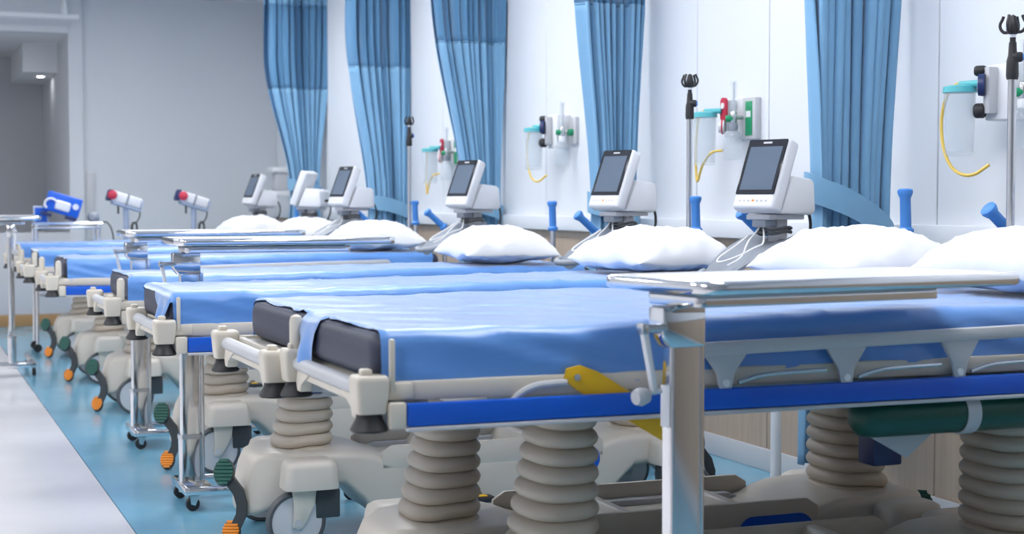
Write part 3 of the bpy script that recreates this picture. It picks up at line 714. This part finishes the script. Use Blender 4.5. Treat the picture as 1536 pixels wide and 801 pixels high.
# ================================================================== FAR EQUIPMENT
def far_device(x, y, rz, lab, end):
    t = empty('examination_device', (x, y, 0), rz); tag(t, lab, 'medical device', 'devices on posts by the end wall')
    mt = Matrix.Translation((0, 0, 1.10)) @ Matrix.Rotation(math.radians(17), 4, 'Y')
    hd = G().box(-.12, .11, -.05, .05, -.035, .045, .012, 3, mt).put('head', 'white', t)
    G().box(-.145, -.118, -.052, .052, -.04, .05, .012, 3, mt).put('end_cap', 'navy', hd)
    G().lathe([(0, 0), (.036, 0), (.034, .012), (.02, .018), (0, .02)], mt @ Vector((-.10 if end else -.125, -.052, .008)), (-.4, -1, .1), 20).put('red_lens', 'red', hd)
    G().box(-.10, .12, -.045, .045, -.055, -.034, .005, 2, mt).put('tray', 'paleblue', t)
    G().box(.112, .124, -.045, .045, -.05, .03, .003, 2, mt).put('stop', 'paleblue', t)
    G().box(-.01, .005, -.055, .055, -.04, .05, .003, 2, mt).put('strap', 'greyplastic', t)
    po = G().cyl((0, 0, .03), (0, 0, 1.06), .022, n=14).put('post', 'paleblue', t)
    G().cyl((-.06, 0, .86), (.26, 0, .86), .014, n=12).put('side_arm', 'paleblue', po)
    G().lathe([(0, 0), (.16, 0), (.17, .01), (.05, .035), (0, .04)], (0, 0, 0), (0, 0, 1), 24).put('foot', 'paleblue', po)
    G().tube([(.055 + .02 * math.cos(a), -.03 + .008 * math.sin(a * .5), .89 + .045 * math.sin(a)) for a in [k * .45 for k in range(28)]], .007, 6).put('cable_coil', 'dark', t)
    G().tube([(.1, -.02, 1.04), (.10, -.03, .98), (.07, -.03, .93)], .005, 6, 2).put('cable', 'dark', t)
    G().cyl((-.06, 0, 1.0), (-.06, 0, 1.06), .008, n=8).put('knob', 'dark', t)
far_device(1.64, 12.25, .15, 'white device with a dark red lens on a post, nearest the corridor opening', False)
far_device(2.17, 12.35, .1, 'white device with a navy and red end on a post, middle of the end wall', True)

tr = empty('chrome_trolley', (1.17, 12.0, 0)); tag(tr, 'low chrome trolley behind the last bed carrying a blue case', 'trolley')
G().box(-.24, .24, -.16, .16, .895, .91, .004).put('tray', 'steel', tr)
G().tube([(-.24, -.16, .935), (.24, -.16, .935), (.24, .16, .935), (-.24, .16, .935), (-.24, -.16, .935)], .009, 8).put('guard_rail', 'chrome', tr)
for x in (-.22, .22):
    for y in (-.14, .14):
        lg = G().cyl((x, y, .06), (x, y, .93), .012, n=10).put('leg', 'chrome', tr)
        G().lathe([(0, -.012), (.03, -.012), (.03, .012), (0, .012)], (x, y, .03), (0, 1, 0), 14).put('castor', 'dark', lg)
G().box(-.22, .22, -.14, .14, .4, .41, .003).put('shelf', 'steel', tr)
bc = empty('blue_equipment_case', (1.12, 11.98, .968)); tag(bc, 'bright blue tilted equipment case with white handset on the chrome trolley', 'equipment case')
mt = Matrix.Rotation(math.radians(17), 4, 'Y') @ Matrix.Translation((0, 0, .03))
G().box(-.125, .125, -.05, .06, .005, .15, .012, 3, mt).put('case', 'caseblue', bc)
G().box(-.06, .05, -.075, -.045, .03, .10, .014, 3, mt).put('handset', 'white', bc)
G().cyl(mt @ Vector((.085, -.048, .085)), mt @ Vector((.085, -.06, .085)), .022, n=16).put('dial', 'white', bc)
G().tube([mt @ Vector(p) for p in ((-.05, -.06, .08), (-.09, -.075, .10), (-.13, -.07, .08), (-.135, -.06, .04), (-.11, -.06, .02))], .009, 8, 2).put('hose', 'white', bc)
G().box(-.135, -.06, -.03, .03, -.034, -.01, .004, 2, mt).put('foot', 'navy', bc)
G().box(.04, .12, -.045, .05, -.02, .008, .004, 2, mt).put('foot', 'navy', bc)
sc = empty('small_display', (1.0, 12.06, .912), -.1); tag(sc, 'small white framed blue display left of the blue case', 'display')
G().box(-.055, .055, -.012, .012, .0, .15, .006, 2).put('frame', 'paleblue', sc); G().box(-.042, .042, -.0135, -.012, .015, .135).put('screen', 'caseblue', sc)
sp = empty('round_speaker', (1.365, 11.93, .912)); tag(sp, 'small grey round speaker at the right end of the chrome trolley', 'speaker')
G().lathe([(0, 0), (.035, 0), (.045, .012), (.04, .05), (.02, .07), (0, .07)], (0, 0, .06), (-.3, -1, .1), 22).put('body', 'greyplastic', sp)
G().cyl((0, -.03, 0), (0, -.03, .03), .015, n=10).put('stand', 'greyplastic', sp)
tag(G().tube([(1.42, 12.0, .93), (1.46, 12.0, .95), (1.50, 12.0, .90), (1.52, 12.02, .8), (1.53, 12.05, .5), (1.5, 12.1, .05)], .005, 6, 2).put('trolley_cable', 'darkgrey'), 'thin grey cable hanging from the chrome trolley', 'cable')
